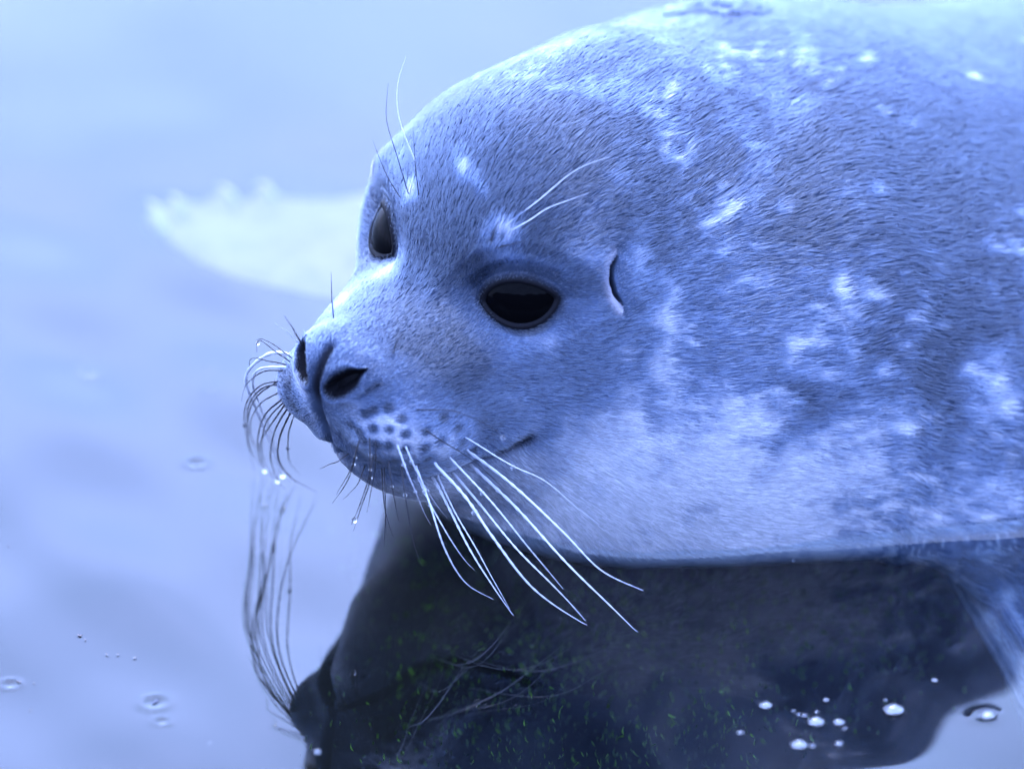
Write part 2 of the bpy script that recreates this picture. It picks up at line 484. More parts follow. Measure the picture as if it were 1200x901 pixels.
# paler below the cheek line; dark back, deepened on top to offset lit sheen
tone -= 0.16 * sstep(0.11, 0.15, V[..., 2])
tone -= 0.26 * sstep(0.11, 0.17, V[..., 0] + 0.03 * (nz1 - 0.5)) * sstep(0.05, 0.12, V[..., 2])
low = sstep(0.085, 0.02, V[..., 2] + 0.03 * (nz1 - 0.5))
tone += 0.30 * low * sstep(0.22, 0.10, V[..., 0])  # own pale cheek and belly, lifted further in place of near-side light
tone += 0.14 * sstep(0.56, 0.68, blot) * sstep(8, 14, A)
tone = mark([
    (535, 425, 60, 34, -35, -0.26), (470, 405, 26, 16, 20, -0.08), (500, 300, 50, 90, -20, -0.08), (620, 395, 60, 30, 0, 0.10),
    (560, 470, 60, 22, -15, 0.10), (600, 470, 40, 40, 0, 0.12), (450, 320, 30, 24, 40, 0.35), (400, 350, 20, 30, -20, 0.25),
    (585, 272, 24, 20, 20, 0.55), (579, 272, 4, 4, 0, -0.5), (575, 283, 4, 4, 0, -0.5), (588, 278, 4, 4, 0, -0.5), (480, 228, 16, 16, 10, 0.45), (540, 200, 10, 20, 30, 0.40), (560, 218, 8, 14, 30, 0.25), (565, 232, 8, 8, 0, 0.2),
    (605, 305, 50, 10, -8, 0.15), (690, 300, 18, 12, 0, 0.20), (745, 300, 16, 20, 0, 0.08), (795, 186, 14, 9, -15, 0.45), (806, 176, 6, 12, 20, 0.3),
    (850, 250, 26, 7, 40, 0.40), (833, 262, 10, 5, 0, 0.35), (790, 205, 6, 6, 0, 0.15), (880, 240, 10, 30, 0, 0.12), (915, 245, 9, 7, 0, 0.4), (885, 288, 12, 5, 0, 0.3),
    (930, 275, 36, 45, 0, -0.16), (985, 335, 12, 26, 10, 0.40), (1000, 365, 8, 10, 0, 0.2), (780, 400, 16, 60, 5, 0.15), (740, 450, 70, 90, 0, 0.16), (860, 540, 110, 60, 0, 0.12), (690, 540, 70, 50, 0, 0.10), (860, 470, 30, 40, 35, 0.18),
    (960, 400, 40, 14, 0, 0.24), (962, 440, 40, 12, -10, 0.26), (925, 415, 10, 26, 0, 0.18), (993, 412, 10, 28, 0, 0.20), (940, 470, 50, 50, 0, -0.14), (1080, 460, 50, 60, 30, -0.22), (1130, 400, 70, 30, 30, -0.12),
    (1135, 165, 14, 8, 30, 0.45), (1122, 182, 7, 12, 0, 0.45), (1142, 198, 14, 6, 10, 0.3), (1172, 175, 12, 6, -20, 0.35), (1130, 88, 18, 6, 20, 0.45), (1195, 48, 14, 8, 15, 0.5), (1190, 30, 10, 6, 0, 0.3),
    (1055, 6, 14, 4, 10, 0.35), (1035, 62, 9, 4, 0, 0.3), (1130, 32, 12, 5, 20, 0.25), (1025, 130, 12, 5, 0, 0.3), (1025, 220, 10, 14, 20, 0.25), (1095, 195, 12, 10, 0, 0.2), (1195, 250, 12, 5, 0, 0.4), (1160, 290, 40, 6, 5, 0.2),
    (1130, 430, 14, 8, 30, 0.3), (1160, 440, 20, 12, 0, 0.2), (1032, 437, 14, 9, 0, 0.35), (1055, 405, 10, 5, 0, 0.25), (1133, 473, 12, 8, 0, 0.3), (1180, 480, 30, 20, 20, 0.2), (1000, 500, 60, 30, 0, 0.1), (1170, 580, 50, 40, 0, 0.15),
    (830, 590, 90, 12, 25, -0.10), (840, 570, 14, 50, -30, -0.10), (905, 520, 14, 40, -35, -0.10), (700, 430, 40, 40, 0, -0.06),
    (1180, 170, 80, 120, 0, -0.08), (700, 190, 110, 60, 0, -0.05), (800, 110, 140, 60, 0, 0.12), (600, 160, 60, 50, 0, -0.03), (450, 500, 70, 22, -25, 0.26), (350, 440, 25, 40, 0, 0.28), (470, 520, 90, 22, -15, 0.10),
], tone)
tone = mark([(x, y, 5.0, 4.5, 0, -0.75) for x, y in ((437, 480), (455, 478), (470, 490), (436, 502), (456, 503), (474, 508), (475, 526), (497, 525), (440, 520), (498, 505),
    (515, 517), (520, 490), (540, 520), (485, 545), (500, 538), (420, 505), (410, 497), (455, 522), (418, 525), (460, 540), (440, 538), (428, 485), (535, 503), (552, 528), (425, 515),
    (342, 440), (338, 452), (340, 466), (346, 478), (352, 430))], tone)
tone = tone + 0.12 * sstep(0.45, 0.7, nz3) * sstep(9, 14, A)
tone = 0.45 + (tone - 0.45) * 1.5
rg = fbm(wx, 75.0, 177, 2)
fl = fbm(wx, 190.0, 277, 2)
mk_ = sstep(9, 15, A) * sstep(0.35, 0.6, vnoise(V, 30.0, 301))
tone = tone + 0.50 * np.exp(-((rg - 0.60) / 0.018) ** 2) * mk_ + 0.45 * sstep(0.68, 0.76, fl) * mk_
tone = np.clip(tone, 0.20, 1.2)
# hidden far side keeps the same kind of blotches from noise alone
warm = np.zeros(V.shape[:2])
fur_c = np.stack([0.086 * tone, 0.120 * tone, 0.200 * tone], -1)
white = sstep(0.58, 0.98, tone)[..., None]
fur_c = fur_c * (1 - white) + np.array([0.25, 0.255, 0.285]) * white
skin_c = fur_c * 0.6
dark = np.zeros(V.shape[:2])
dark = np.maximum(dark, 1 - sstep(1.10, 1.5, eye_m))
eye_ring = (1 - sstep(1.1, 1.55, eye_m)) * np.where(eye_v > 0, 0.65, 0.5)
dark = np.maximum(dark, 1 - sstep(0.9, 1.5, nostril_m))
nosepad = np.exp(-(C / 0.5) ** 2) * sstep(1.0, 0.2, B) * sstep(-3.8, -2.0, B) * (A < 2.5)
dark = np.maximum(dark, 0.55 * nosepad)
dark = np.maximum(dark, philw * np.where(B > -1.0, 0.95, 0.95 - 0.45 * sstep(-1.0, -2.0, B)))
dark = np.maximum(dark, 0.7 * fold_n)  # crease shade painted dark along the outer nostril fold
dark = np.maximum(dark, 0.85 * (1 - sstep(0.12, 0.4, mouth_d)) * (1 - sstep(0.92, 1.0, mouth_t)))
dark = np.maximum(dark, ear_k)
dark = np.maximum(dark, 0.8 * np.exp(-(fold_d / 0.0012) ** 2))  # shade inside the neck folds put into the skin colour
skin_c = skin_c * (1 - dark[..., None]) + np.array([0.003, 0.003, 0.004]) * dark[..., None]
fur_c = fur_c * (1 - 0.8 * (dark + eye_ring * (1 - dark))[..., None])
rim = np.clip(ear_rim, 0, 1)[..., None]
skin_c = skin_c * (1 - rim) + np.array([0.15, 0.145, 0.17]) * rim
fur_c = fur_c * (1 - rim) + np.array([0.2, 0.19, 0.21]) * rim

# ------------------------------------------------------------------ seal body mesh
m_skin, n, l, o = new_mat('seal_skin')
b = n.new('ShaderNodeBsdfPrincipled'); at = n.new('ShaderNodeAttribute'); at.attribute_name = 'coat'
l.new(at.outputs['Color'], b.inputs['Base Color']); b.inputs['Roughness'].default_value = 0.45; b.inputs['Specular IOR Level'].default_value = 0.025
nz = n.new('ShaderNodeTexNoise'); nz.inputs['Scale'].default_value = 900; nz.inputs['Detail'].default_value = 2
bp = n.new('ShaderNodeBump'); bp.inputs['Strength'].default_value = 0.35; bp.inputs['Distance'].default_value = 0.0006
l.new(nz.outputs['Fac'], bp.inputs['Height']); l.new(bp.outputs[0], b.inputs['Normal'])
l.new(b.outputs[0], o.inputs[0])

seal = bpy.data.objects.new('seal', None); col.objects.link(seal)
tag(seal, 'blue grey spotted seal resting its chin in still water with long whiskers', 'seal')
ii = np.arange(NR - 1)[:, None] * NTH; jj = np.arange(NTH)[None]; j2 = (jj + 1) % NTH
quads = np.stack([ii + jj, ii + NTH + jj, ii + NTH + j2, ii + j2], -1).reshape(-1, 4)
verts = V.reshape(-1, 3)
tip = V[0].mean(0); tail = V[-1].mean(0)
verts = np.concatenate([verts, [tip, tail]])
nv = len(verts)
fan0 = np.stack([np.full(NTH, nv - 2), np.arange(NTH), (np.arange(NTH) + 1) % NTH], 1)
fan1 = np.stack([np.full(NTH, nv - 1), (NR - 1) * NTH + (np.arange(NTH) + 1) % NTH, (NR - 1) * NTH + np.arange(NTH)], 1)
def mesh_mixed(name, verts, quads, tris, mat, parent):
    me = bpy.data.meshes.new(name)
    me.vertices.add(len(verts)); me.vertices.foreach_set('co', verts.astype(np.float32).ravel())
    lp = np.concatenate([quads.ravel(), tris.ravel()]).astype(np.int32)
    me.loops.add(len(lp)); me.loops.foreach_set('vertex_index', lp)
    me.polygons.add(len(quads) + len(tris))
    st = np.concatenate([np.arange(len(quads)) * 4, len(quads) * 4 + np.arange(len(tris)) * 3]).astype(np.int32)
    me.polygons.foreach_set('loop_start', st)
    me.update(calc_edges=True); me.validate()
    me.polygons.foreach_set('use_smooth', np.ones(len(me.polygons), bool))
    me.materials.append(mat)
    ob = bpy.data.objects.new(name, me); col.objects.link(ob); ob.parent = parent
    return ob
body = mesh_mixed('body', verts, quads, np.concatenate([fan0, fan1]), m_skin, seal)
sc_all = np.concatenate([skin_c.reshape(-1, 3), [skin_c[0].mean(0), skin_c[-1].mean(0)]])
vcol(body, 'coat', sc_all)

# eyeballs
m_eye = principled('wet_dark_eye', (0.0006, 0.0006, 0.0008), 0.03, 0.015)
m_sclera = principled('wet_lid_edge', (0.10, 0.12, 0.20), 0.12, 0.6)
def sphere(ctr, r, nu=48, nv_=32, axes=None):
    vs, fs = [], []
    ax = axes if axes is not None else np.eye(3)
    for i in range(nv_ + 1):
        t = math.pi * i / nv_
        for j in range(nu):
            p = 2 * math.pi * j / nu
            vs.append(ctr + r * (math.sin(t) * math.cos(p) * ax[0] + math.sin(t) * math.sin(p) * ax[1] + math.cos(t) * ax[2]))
    for i in range(nv_):
        for j in range(nu):
            a_, b_ = i * nu + j, i * nu + (j + 1) % nu
            fs.append((a_, a_ + nu, b_ + nu, b_))
    return np.array(vs), np.array(fs)
for E in eyes:
    vs, fs = sphere(E['c'], EYE_R, axes=np.stack([E['u'], E['v'], E['n']]))
    eo = mesh_obj('eye', vs, fs, m_eye, seal)
    E['obj'] = eo
# ------------------------------------------------------------------ fur
NF = 800000
cell_a = np.linalg.norm(np.cross(V[1:] - V[:-1], (np.roll(V, -1, 1) - V)[:-1]), axis=-1)
wgt = cell_a.copy()
nv_ = np.sum(NRM * nrm(CAM - V), -1)[:-1]
wgt *= np.where(nv_ > -0.2, 1.0, 0.22)
Vc = V[:-1]
wgt *= (Vc[..., 2] > 0.0025) | ((Vc[..., 0] > 0.155) & (Vc[..., 2] < -0.005) & (Vc[..., 2] > -0.14)) & (Vc[..., 0] < 0.34) & (Vc[..., 1] < 0.45)
wgt *= sstep(1.06, 1.18, eye_m[:-1]) * sstep(0.9, 1.15, nostril_m[:-1]) * (ear_k[:-1] < 0.4) * (ear_bare[:-1] < 0.5) * sstep(0.0010, 0.0022, fold_d[:-1])
wgt *= np.where((mouth_d[:-1] < 0.20 * (1.05 - mouth_t[:-1])  + 0.03) & (mouth_t[:-1] < 0.98), 0.0, 1.0)
wgt *= (1 - 0.85 * np.clip(nosepad[:-1] * 1.3, 0, 1)) * (1 - 0.97 * philw[:-1])
# finer, shorter and denser coat on the face
wgt *= 1.0 + 1.2 * sstep(13, 5, A[:-1])
cum = np.cumsum(wgt.ravel()); cum /= cum[-1]
pick = np.searchsorted(cum, rng.random(NF))
pi_, pj = pick // NTH, pick % NTH
fa, fb = rng.random(NF)[:, None], rng.random(NF)[:, None]
pj2 = (pj + 1) % NTH
def lerp_grid(G):
    return (G[pi_, pj] * (1 - fa) + G[pi_ + 1, pj] * fa) * (1 - fb) + (G[pi_, pj2] * (1 - fa) + G[pi_ + 1, pj2] * fa) * fb
root = lerp_grid(V); rn = nrm(lerp_grid(NRM)); rt = lerp_grid(TAN)
rc = lerp_grid(fur_c)
ra = A[pi_, pj]; em = eye_m[pi_, pj]
for E in eyes:      # the coat parts around the eyes
    q = root - E['p']; dq = np.linalg.norm(q, axis=1, keepdims=True)
    rt = rt + nrm(q) * 1.0 * np.exp(-(dq / 0.022) ** 2)
rt = nrm(rt - rn * np.sum(rt * rn, 1, keepdims=True))
rs = np.cross(rn, rt)
ang = (fbm(root, 40.0, 5, 2) - 0.5) * 0.45 + (vnoise(root, 220.0, 6) - 0.5) * 0.22 + rng.normal(0, 0.07, NF)
d0 = nrm(rt * np.cos(ang)[:, None] + rs * np.sin(ang)[:, None])
Lh = (np.interp(ra, [0, 3, 7, 12, 20], [1.4, 2.1, 3.5, 4.6, 5.4]) * (0.65 + 0.7 * rng.random(NF)) * 0.001)
Lh *= np.interp(em, [1.0, 1.4, 2.2], [0.3, 0.5, 1.0]) * np.interp(ear_d[pi_, pj], [0.25, 1.0], [0.22, 1.0])
lat = (vnoise(root, 900.0, 8) - 0.5)[:, None] * rs * (Lh * 0.24)[:, None]
lift = (np.interp(ra, [0, 4, 12], [0.36, 0.26, 0.19]) * (0.6 + 0.8 * rng.random(NF)))[:, None]
L1 = Lh[:, None]
p0 = root - rn * 0.0003
p1 = root + d0 * L1 * 0.33 + rn * L1 * lift * 0.33
p2 = root + d0 * L1 * 0.68 + rn * L1 * lift * 0.50 + lat * 0.5
p3 = root + d0 * L1 * 1.00 + rn * L1 * lift * 0.48 + lat
pts = np.stack([p0, p1, p2, p3], 1).reshape(-1, 3).astype(np.float32)
hc = bpy.data.hair_curves.new('fur')
hc.add_curves([4] * NF)
hc.attributes['position'].data.foreach_set('vector', pts.ravel())
ra_ = hc.attributes.get('radius') or hc.attributes.new('radius', 'FLOAT', 'POINT')
rr = np.tile(np.array([0.00007, 0.000088, 0.00007, 0.00002], np.float32), NF) * np.repeat((0.75 + 0.5 * rng.random(NF)).astype(np.float32), 4)
rr *= np.repeat(np.interp(ra, [0, 6, 14], [0.8, 0.9, 1.1]).astype(np.float32), 4)
ra_.data.foreach_set('value', rr)
ca_ = hc.attributes.new('hue', 'FLOAT_COLOR', 'CURVE')
var = (0.48 + 1.08 * rng.random(NF) ** 1.2) * (0.75 + 0.5 * vnoise(root, 900.0, 9))
cc = np.ones((NF, 4), np.float32); cc[:, :3] = rc * var[:, None]
ca_.data.foreach_set('color', cc.ravel())
m_fur, n, l, o = new_mat('seal_fur')
hb = n.new('ShaderNodeBsdfHairPrincipled'); hb.model = 'CHIANG'; hb.parametrization = 'COLOR'
at = n.new('ShaderNodeAttribute'); at.attribute_name = 'hue'
l.new(at.outputs['Color'], hb.inputs['Color'])
hb.inputs['Roughness'].default_value = 0.38; hb.inputs['Radial Roughness'].default_value = 0.6; hb.inputs['Coat'].default_value = 0.0
hb.inputs['Random Roughness'].default_value = 0.2; hb.inputs['IOR'].default_value = 1.36
l.new(hb.outputs[0], o.inputs[0])
hc.materials.append(m_fur)
fur = bpy.data.objects.new('fur', hc); col.objects.link(fur); fur.parent = seal
sc.cycles_curves.shape = 'RIBBONS'
# ------------------------------------------------------------------ whiskers
m_wpale = principled('pale_whisker', (0.24, 0.25, 0.29), 0.35, 0.4)
m_wdark = principled('dark_whisker', (0.012, 0.012, 0.016), 0.5, 0.12)  # lit and backlit look of the whiskers put into two colours
def spline(P, n):
    P = np.asarray(P, float)
    d = np.concatenate([[0], np.cumsum(np.linalg.norm(np.diff(P, axis=0), axis=1))]); d /= d[-1]
    k = 40
    dn = catmull(P, k)
    u = np.concatenate([[0], np.cumsum(np.linalg.norm(np.diff(dn, axis=0), axis=1))]); u /= u[-1]
    t = np.linspace(0, 1, n)
    return np.stack([np.interp(t, u, dn[:, i]) for i in range(P.shape[1])], 1)
def tube(path, rads, ns=6):
    t = nrm(np.gradient(path, axis=0))
    a_ = nrm(np.cross(t, np.array([0.3, -0.5, 0.8]))); b_ = np.cross(t, a_)
    an = np.arange(ns) * 2 * math.pi / ns
    vs = (path[:, None] + rads[:, None, None] * (np.cos(an)[None, :, None] * a_[:, None] + np.sin(an)[None, :, None] * b_[:, None])).reshape(-1, 3)
    nn = len(path)
    f = [[i * ns + j, i * ns + (j + 1) % ns, (i + 1) * ns + (j + 1) % ns, (i + 1) * ns + j] for i in range(nn - 1) for j in range(ns)]
    return vs, np.array(f)
whisker_paths = []
def whisker(pix, tipz, r0, mat, bead=0.16, name='whisker', tipdepth=None, bulge=0.0):
    p, nn, tt = surf(*pix[0])
    if p is None: return
    xy = spline(pix, 44)
    zr = project(p[None])[2][0]
    tip = at_z(pix[-1][0], pix[-1][1], tipz)
    zt = (tip - CAM) @ F if tipdepth is None else zr + tipdepth
    t = np.linspace(0, 1, 44)
    dep = zr + (zt - zr) * t
    dep -= bulge * np.sin(np.pi * t)
    path = np.array([at_depth(x, y, d) for (x, y), d in zip(xy, dep)])
    wv = random.random() * 6
    path += np.outer(np.sin(t * 11 + wv) * (0.0002 if name == 'whisker' else 0.0001) * np.minimum(t * 4, 1) * np.minimum((1 - t) * 4, 1), U)
    path[0] = p - nn * 0.002
    path[:, 2] = np.maximum(path[:, 2], 0.0004)
    ln = np.sum(np.linalg.norm(np.diff(path, axis=0), axis=1))
    ph = random.random() * 6
    if mat is m_wpale: bead = bead * 1.7
    rads = r0 * (1 - 0.82 * t ** 1.3) * (1 + bead * np.sin(t * ln * 2 * math.pi / 0.0042 + ph))
    vs, f = tube(path, rads)
    mesh_obj(name, vs, f, mat, seal)
    whisker_paths.append((path, rads))
PALE, DARK = m_wpale, m_wdark
near_w = [
    ([(546, 527), (600, 567), (660, 624), (705, 668), (754, 692)], 0.016, 0.00066, PALE),
    ([(550, 543), (600, 590), (660, 655), (747, 741)], 0.0, 0.00072, PALE),
    ([(526, 535), (566, 577), (612, 632), (645, 672), (660, 690)], 0.014, 0.00046, PALE),
    ([(530, 553), (570, 600), (612, 650), (662, 700), (686, 727)], 0.004, 0.00058, PALE),
    ([(508, 542), (545, 582), (577, 628), (625, 690), (688, 733)], 0.0, 0.00070, PALE),
    ([(507, 558), (530, 603), (560, 660), (602, 722)], 0.0, 0.00060, PALE),
    ([(512, 556), (536, 605), (562, 650), (597, 713)], 0.004, 0.00040, PALE),
    ([(487, 545), (503, 588), (522, 645), (545, 682), (578, 702)], 0.008, 0.00044, PALE),
    ([(489, 558), (508, 598), (540, 650), (556, 668)], 0.02, 0.00036, PALE),
    ([(470, 545), (478, 600), (486, 640), (495, 664)], 0.014, 0.00036, DARK),
    ([(455, 540), (460, 572), (465, 600), (468, 612)], 0.03, 0.00034, DARK),
    ([(450, 548), (452, 600), (450, 640)], 0.02, 0.00036, DARK),
    ([(447, 548), (451, 595), (461, 630)], 0.02, 0.00036, DARK),
    ([(433, 512), (433, 555), (422, 590), (412, 614)], 0.03, 0.00038, DARK),
    ([(437, 532), (433, 565), (422, 598), (414, 622)], 0.024, 0.00036, DARK),
    ([(418, 522), (412, 552), (400, 575), (389, 590)], 0.034, 0.00036, DARK),
    ([(421, 515), (413, 545), (404, 562), (394, 580)], 0.036, 0.00034, DARK),
    ([(408, 532), (396, 540), (375, 549)], 0.04, 0.00028, DARK),
    ([(488, 480), (530, 482), (570, 497), (600, 521)], 0.075, 0.00028, DARK),
    ([(545, 512), (600, 545), (640, 565), (678, 596), (702, 614)], 0.03, 0.00032, PALE),
    ([(497, 503), (530, 524), (565, 548), (592, 575)], 0.04, 0.00030, DARK),
    ([(422, 490), (413, 500), (409, 515), (410, 530)], 0.05, 0.00034, DARK),
    ([(465, 520), (480, 560), (497, 600), (505, 615)], 0.03, 0.00036, PALE),
    ([(475, 522), (492, 560), (512, 592), (524, 607)], 0.03, 0.00034, PALE),
    ([(440, 515), (440, 545), (434, 580), (430, 600)], 0.03, 0.00030, DARK),
    ([(428, 545), (420, 565), (410, 578), (402, 585)], 0.03, 0.00028, DARK),
]
for a_ in near_w: whisker(*a_, bulge=0.012)
far_w = [
    ([(343, 420), (325, 407), (308, 397), (299, 400)], 0.095, 0.00034, DARK),
    ([(341, 425), (318, 408), (303, 399), (301, 413)], 0.09, 0.00034, DARK),
    ([(337, 428), (312, 422), (294, 421), (293, 433)], 0.08, 0.00034, DARK),
    ([(334, 434), (308, 436), (289, 450), (283, 470)], 0.06, 0.00036, DARK),
    ([(333, 450), (308, 455), (291, 476), (292, 505), (307, 540)], 0.002, 0.00040, DARK),
    ([(332, 446), (305, 452), (287, 478), (290, 515), (298, 552)], 0.0, 0.00036, DARK),
    ([(333, 457), (309, 470), (294, 492), (296, 522)], 0.02, 0.00038, DARK),
    ([(334, 465), (311, 486), (302, 515), (308, 545), (319, 558)], 0.0, 0.00040, DARK),
    ([(335, 472), (316, 500), (304, 522), (306, 545)], 0.006, 0.00038, DARK),
    ([(337, 478), (322, 505), (317, 535), (325, 562), (336, 574)], 0.0, 0.00042, DARK),
    ([(340, 484), (328, 512), (327, 540), (345, 562), (372, 577)], 0.0, 0.00044, DARK),
    ([(344, 488), (338, 510), (339, 540), (352, 557)], 0.004, 0.00034, DARK),
    ([(335, 442), (303, 462), (291, 490), (293, 525), (312, 552)], 0.0, 0.00036, DARK),
    ([(336, 468), (312, 495), (307, 530), (320, 562)], 0.0, 0.00036, DARK),
    ([(341, 415), (318, 414), (296, 428), (288, 446), (300, 480), (320, 528), (330, 552), (345, 566)], 0.0, 0.00075, PALE),
    ([(338, 430), (306, 432), (296, 446), (304, 474), (318, 510), (326, 545)], 0.0, 0.00055, PALE),
    ([(354, 404), (345, 388), (333, 370)], 0.125, 0.00034, DARK),
    ([(350, 402), (336, 388), (322, 379)], 0.12, 0.00032, PALE),
]
for a_ in far_w: whisker(*a_)
brow_w = [
    ([(479, 229), (466, 185), (453, 140), (455, 98)], -0.01, 0.00026, DARK),
    ([(487, 190), (468, 140), (466, 100), (476, 66)], 0.0, 0.00030, PALE),
    ([(491, 231), (487, 195), (484, 150)], -0.01, 0.00028, DARK),
    ([(470, 233), (452, 203), (437, 165)], 0.0, 0.00022, DARK),
    ([(598, 271), (622, 257), (645, 243), (690, 226)], -0.006, 0.00036, PALE),
    ([(580, 291), (600, 286), (618, 282)], -0.006, 0.00028, DARK),
    ([(590, 266), (628, 237), (676, 199), (714, 184)], -0.004, 0.00034, PALE),
    ([(575, 284), (579, 272), (583, 262)], -0.004, 0.00036, DARK),
    ([(461, 414), (464, 403), (469, 392)], -0.006, 0.00034, DARK),
    ([(391, 374), (389, 350), (388, 318)], 0.0, 0.00030, DARK),
]
for pix, dd_, r0, mt_ in brow_w: whisker(pix, 0, r0, mt_, 0.1, 'brow_whisker', dd_)

# ------------------------------------------------------------------ water droplets on the whiskers
m_drop = principled('clear_water', (1, 1, 1), 0.0, 0.5, **{'Transmission Weight': 1.0, 'IOR': 1.33})
def droplet(p, r, label):
    vs, fs = sphere(np.zeros(3), r, 12, 8)
    vs[:, 2] *= 1.1
    o_ = mesh_obj('water_droplet', vs, fs, m_drop)
    o_.location = p
    tag(o_, label, 'droplet', 'water droplets on the whiskers')
rd = random.Random(3)
for wi, t_, r_ in [(0, .12, .0009), (1, .18, .0010), (2, .3, .0010), (3, .22, .0011), (4, .3, .0014), (4, .12, .0009), (5, .2, .0009), (5, .06, .0008), (7, .18, .0011), (8, .3, .0008), (9, .3, .0009),
                   (10, .4, .0008), (13, .2, .0008), (13, .35, .0008), (13, .95, .0012), (14, .3, .0008), (15, .3, .0008), (16, .3, .0008), (18, .9, .0011), (19, .35, .0011), (20, .4, .0008), (21, .5, .0009),
                   (21, .8, .0008), (22, .25, .0009), (22, .6, .0008), (23, .2, .0009), (23, .6, .0012), (31, .6, .0009), (33, .9, .0011), (35, .85, .0010), (37, .5, .0008), (40, .93, .0014), (27, .8, .0009)]:
    if wi < len(whisker_paths):
        pth, rr_ = whisker_paths[wi]; i_ = int(t_ * 43)
        lb = ('tiny clear water droplet on a curled whisker left of the nose' if wi >= 26 else
              'tiny clear water droplet on a thick white cheek whisker' if near_w[wi][3] is PALE else 'tiny clear water droplet on a thin dark whisker below the nose')
        droplet(pth[i_] + np.array([0, -0.3, -0.5]) * r_, r_, lb)

# ------------------------------------------------------------------ far fore flipper under the surface
m_flip, n, l, o = new_mat('pale_flipper')
b = n.new('ShaderNodeBsdfPrincipled'); b.inputs['Roughness'].default_value = 0.6; b.inputs['Specular IOR Level'].default_value = 0.1
nz = n.new('ShaderNodeTexNoise'); nz.inputs['Scale'].default_value = 70; nz.inputs['Detail'].default_value = 3
rp = n.new('ShaderNodeValToRGB'); rp.color_ramp.elements[0].color = (0.05, 0.036, 0.030, 1); rp.color_ramp.elements[1].color = (0.17, 0.125, 0.105, 1)
tcx = n.new('ShaderNodeTexCoord'); l.new(tcx.outputs['Object'], nz.inputs['Vector'])
l.new(nz.outputs['Fac'], rp.inputs['Fac']); l.new(rp.outputs[0], b.inputs['Base Color']); l.new(b.outputs[0], o.inputs[0])
lower = spline([(760, 330), (560, 345), (440, 352), (380, 347), (330, 338), (270, 323), (220, 300), (190, 280), (174, 262)], 90)
upper = spline([(760, 200), (560, 215), (440, 228), (390, 236), (335, 234), (310, 222), (288, 238), (262, 226), (234, 240), (206, 233), (192, 244), (180, 240), (172, 256)], 90)
nu = 26
gv = []
for side in (1, -1):
    for i in range(90):
        q0 = at_z(*lower[i], -0.014); q1 = at_z(*upper[i], -0.014)
        for j in range(nu):
            w = j / (nu - 1)
            p = q0 * (1 - w) + q1 * w
            thick = 0.010 * math.sqrt(max(0.0, 1 - (2 * w - 1) ** 2)) * (1 - 0.75 * (i / 89) ** 2)
            ridge = 0.0022 * abs(math.sin((w * 0.8 + i / 89 * 2.4) * math.pi * 2.0)) * (i / 89)
            gv.append(p + np.array([0, 0, side * thick + (ridge if side > 0 else 0) * math.sin(math.pi * w) - 0.05 * max(0, 0.45 - i / 89)]))
gf = []
for sd_ in (0, 1):
    o0 = sd_ * 90 * nu
    for i in range(89):
        for j in range(nu - 1):
            q = [o0 + i * nu + j, o0 + (i + 1) * nu + j, o0 + (i + 1) * nu + j + 1, o0 + i * nu + j + 1]
            gf.append(q if sd_ == 0 else q[::-1])
flip = mesh_obj('fore_flipper', np.array(gv), np.array(gf), m_flip, seal)
m_claw = principled('horn_claw', (0.17, 0.15, 0.14), 0.4, 0.2)
for (x0, y0, x1, y1) in ((190, 262, 172, 236), (216, 250, 198, 230), (276, 238, 254, 220), (322, 234, 300, 216), (196, 275, 172, 254)):
    p0 = at_z(x0, y0, -0.006); p1 = at_z(x1, y1, -0.002)
    pm = (p0 + p1) / 2 + np.array([0, 0, 0.003])
    pth = spline([p0, pm, p1], 12)
    vs, f = tube(pth, 0.0024 * (1 - 0.9 * np.linspace(0, 1, 12) ** 1.5), 8)
    mesh_obj('claw', vs, f, m_claw, flip)

# ------------------------------------------------------------------ algae on the pond floor
m_alg, n, l, o = new_mat('green_algae')
b = n.new('ShaderNodeBsdfPrincipled'); b.inputs['Roughness'].default_value = 0.7; b.inputs['Specular IOR Level'].default_value = 0.1
nz = n.new('ShaderNodeTexNoise'); nz.inputs['Scale'].default_value = 35; nz.inputs['Detail'].default_value = 3
rp = n.new('ShaderNodeValToRGB'); rp.color_ramp.elements[0].color = (0.004, 0.010, 0.002, 1); rp.color_ramp.elements[1].color = (0.16, 0.34, 0.025, 1)
rp.color_ramp.elements[0].position = 0.36; rp.color_ramp.elements[1].position = 0.75
tcx = n.new('ShaderNodeTexCoord'); l.new(tcx.outputs['Object'], nz.inputs['Vector'])
l.new(nz.outputs['Fac'], rp.inputs['Fac']); l.new(rp.outputs[0], b.inputs['Base Color']); l.new(b.outputs[0], o.inputs[0])
av, af = [], []
ra2 = random.Random(11)
clusters = [(ra2.uniform(-0.07, 0.36), ra2.uniform(-0.22, 0.16)) for _ in range(330)]
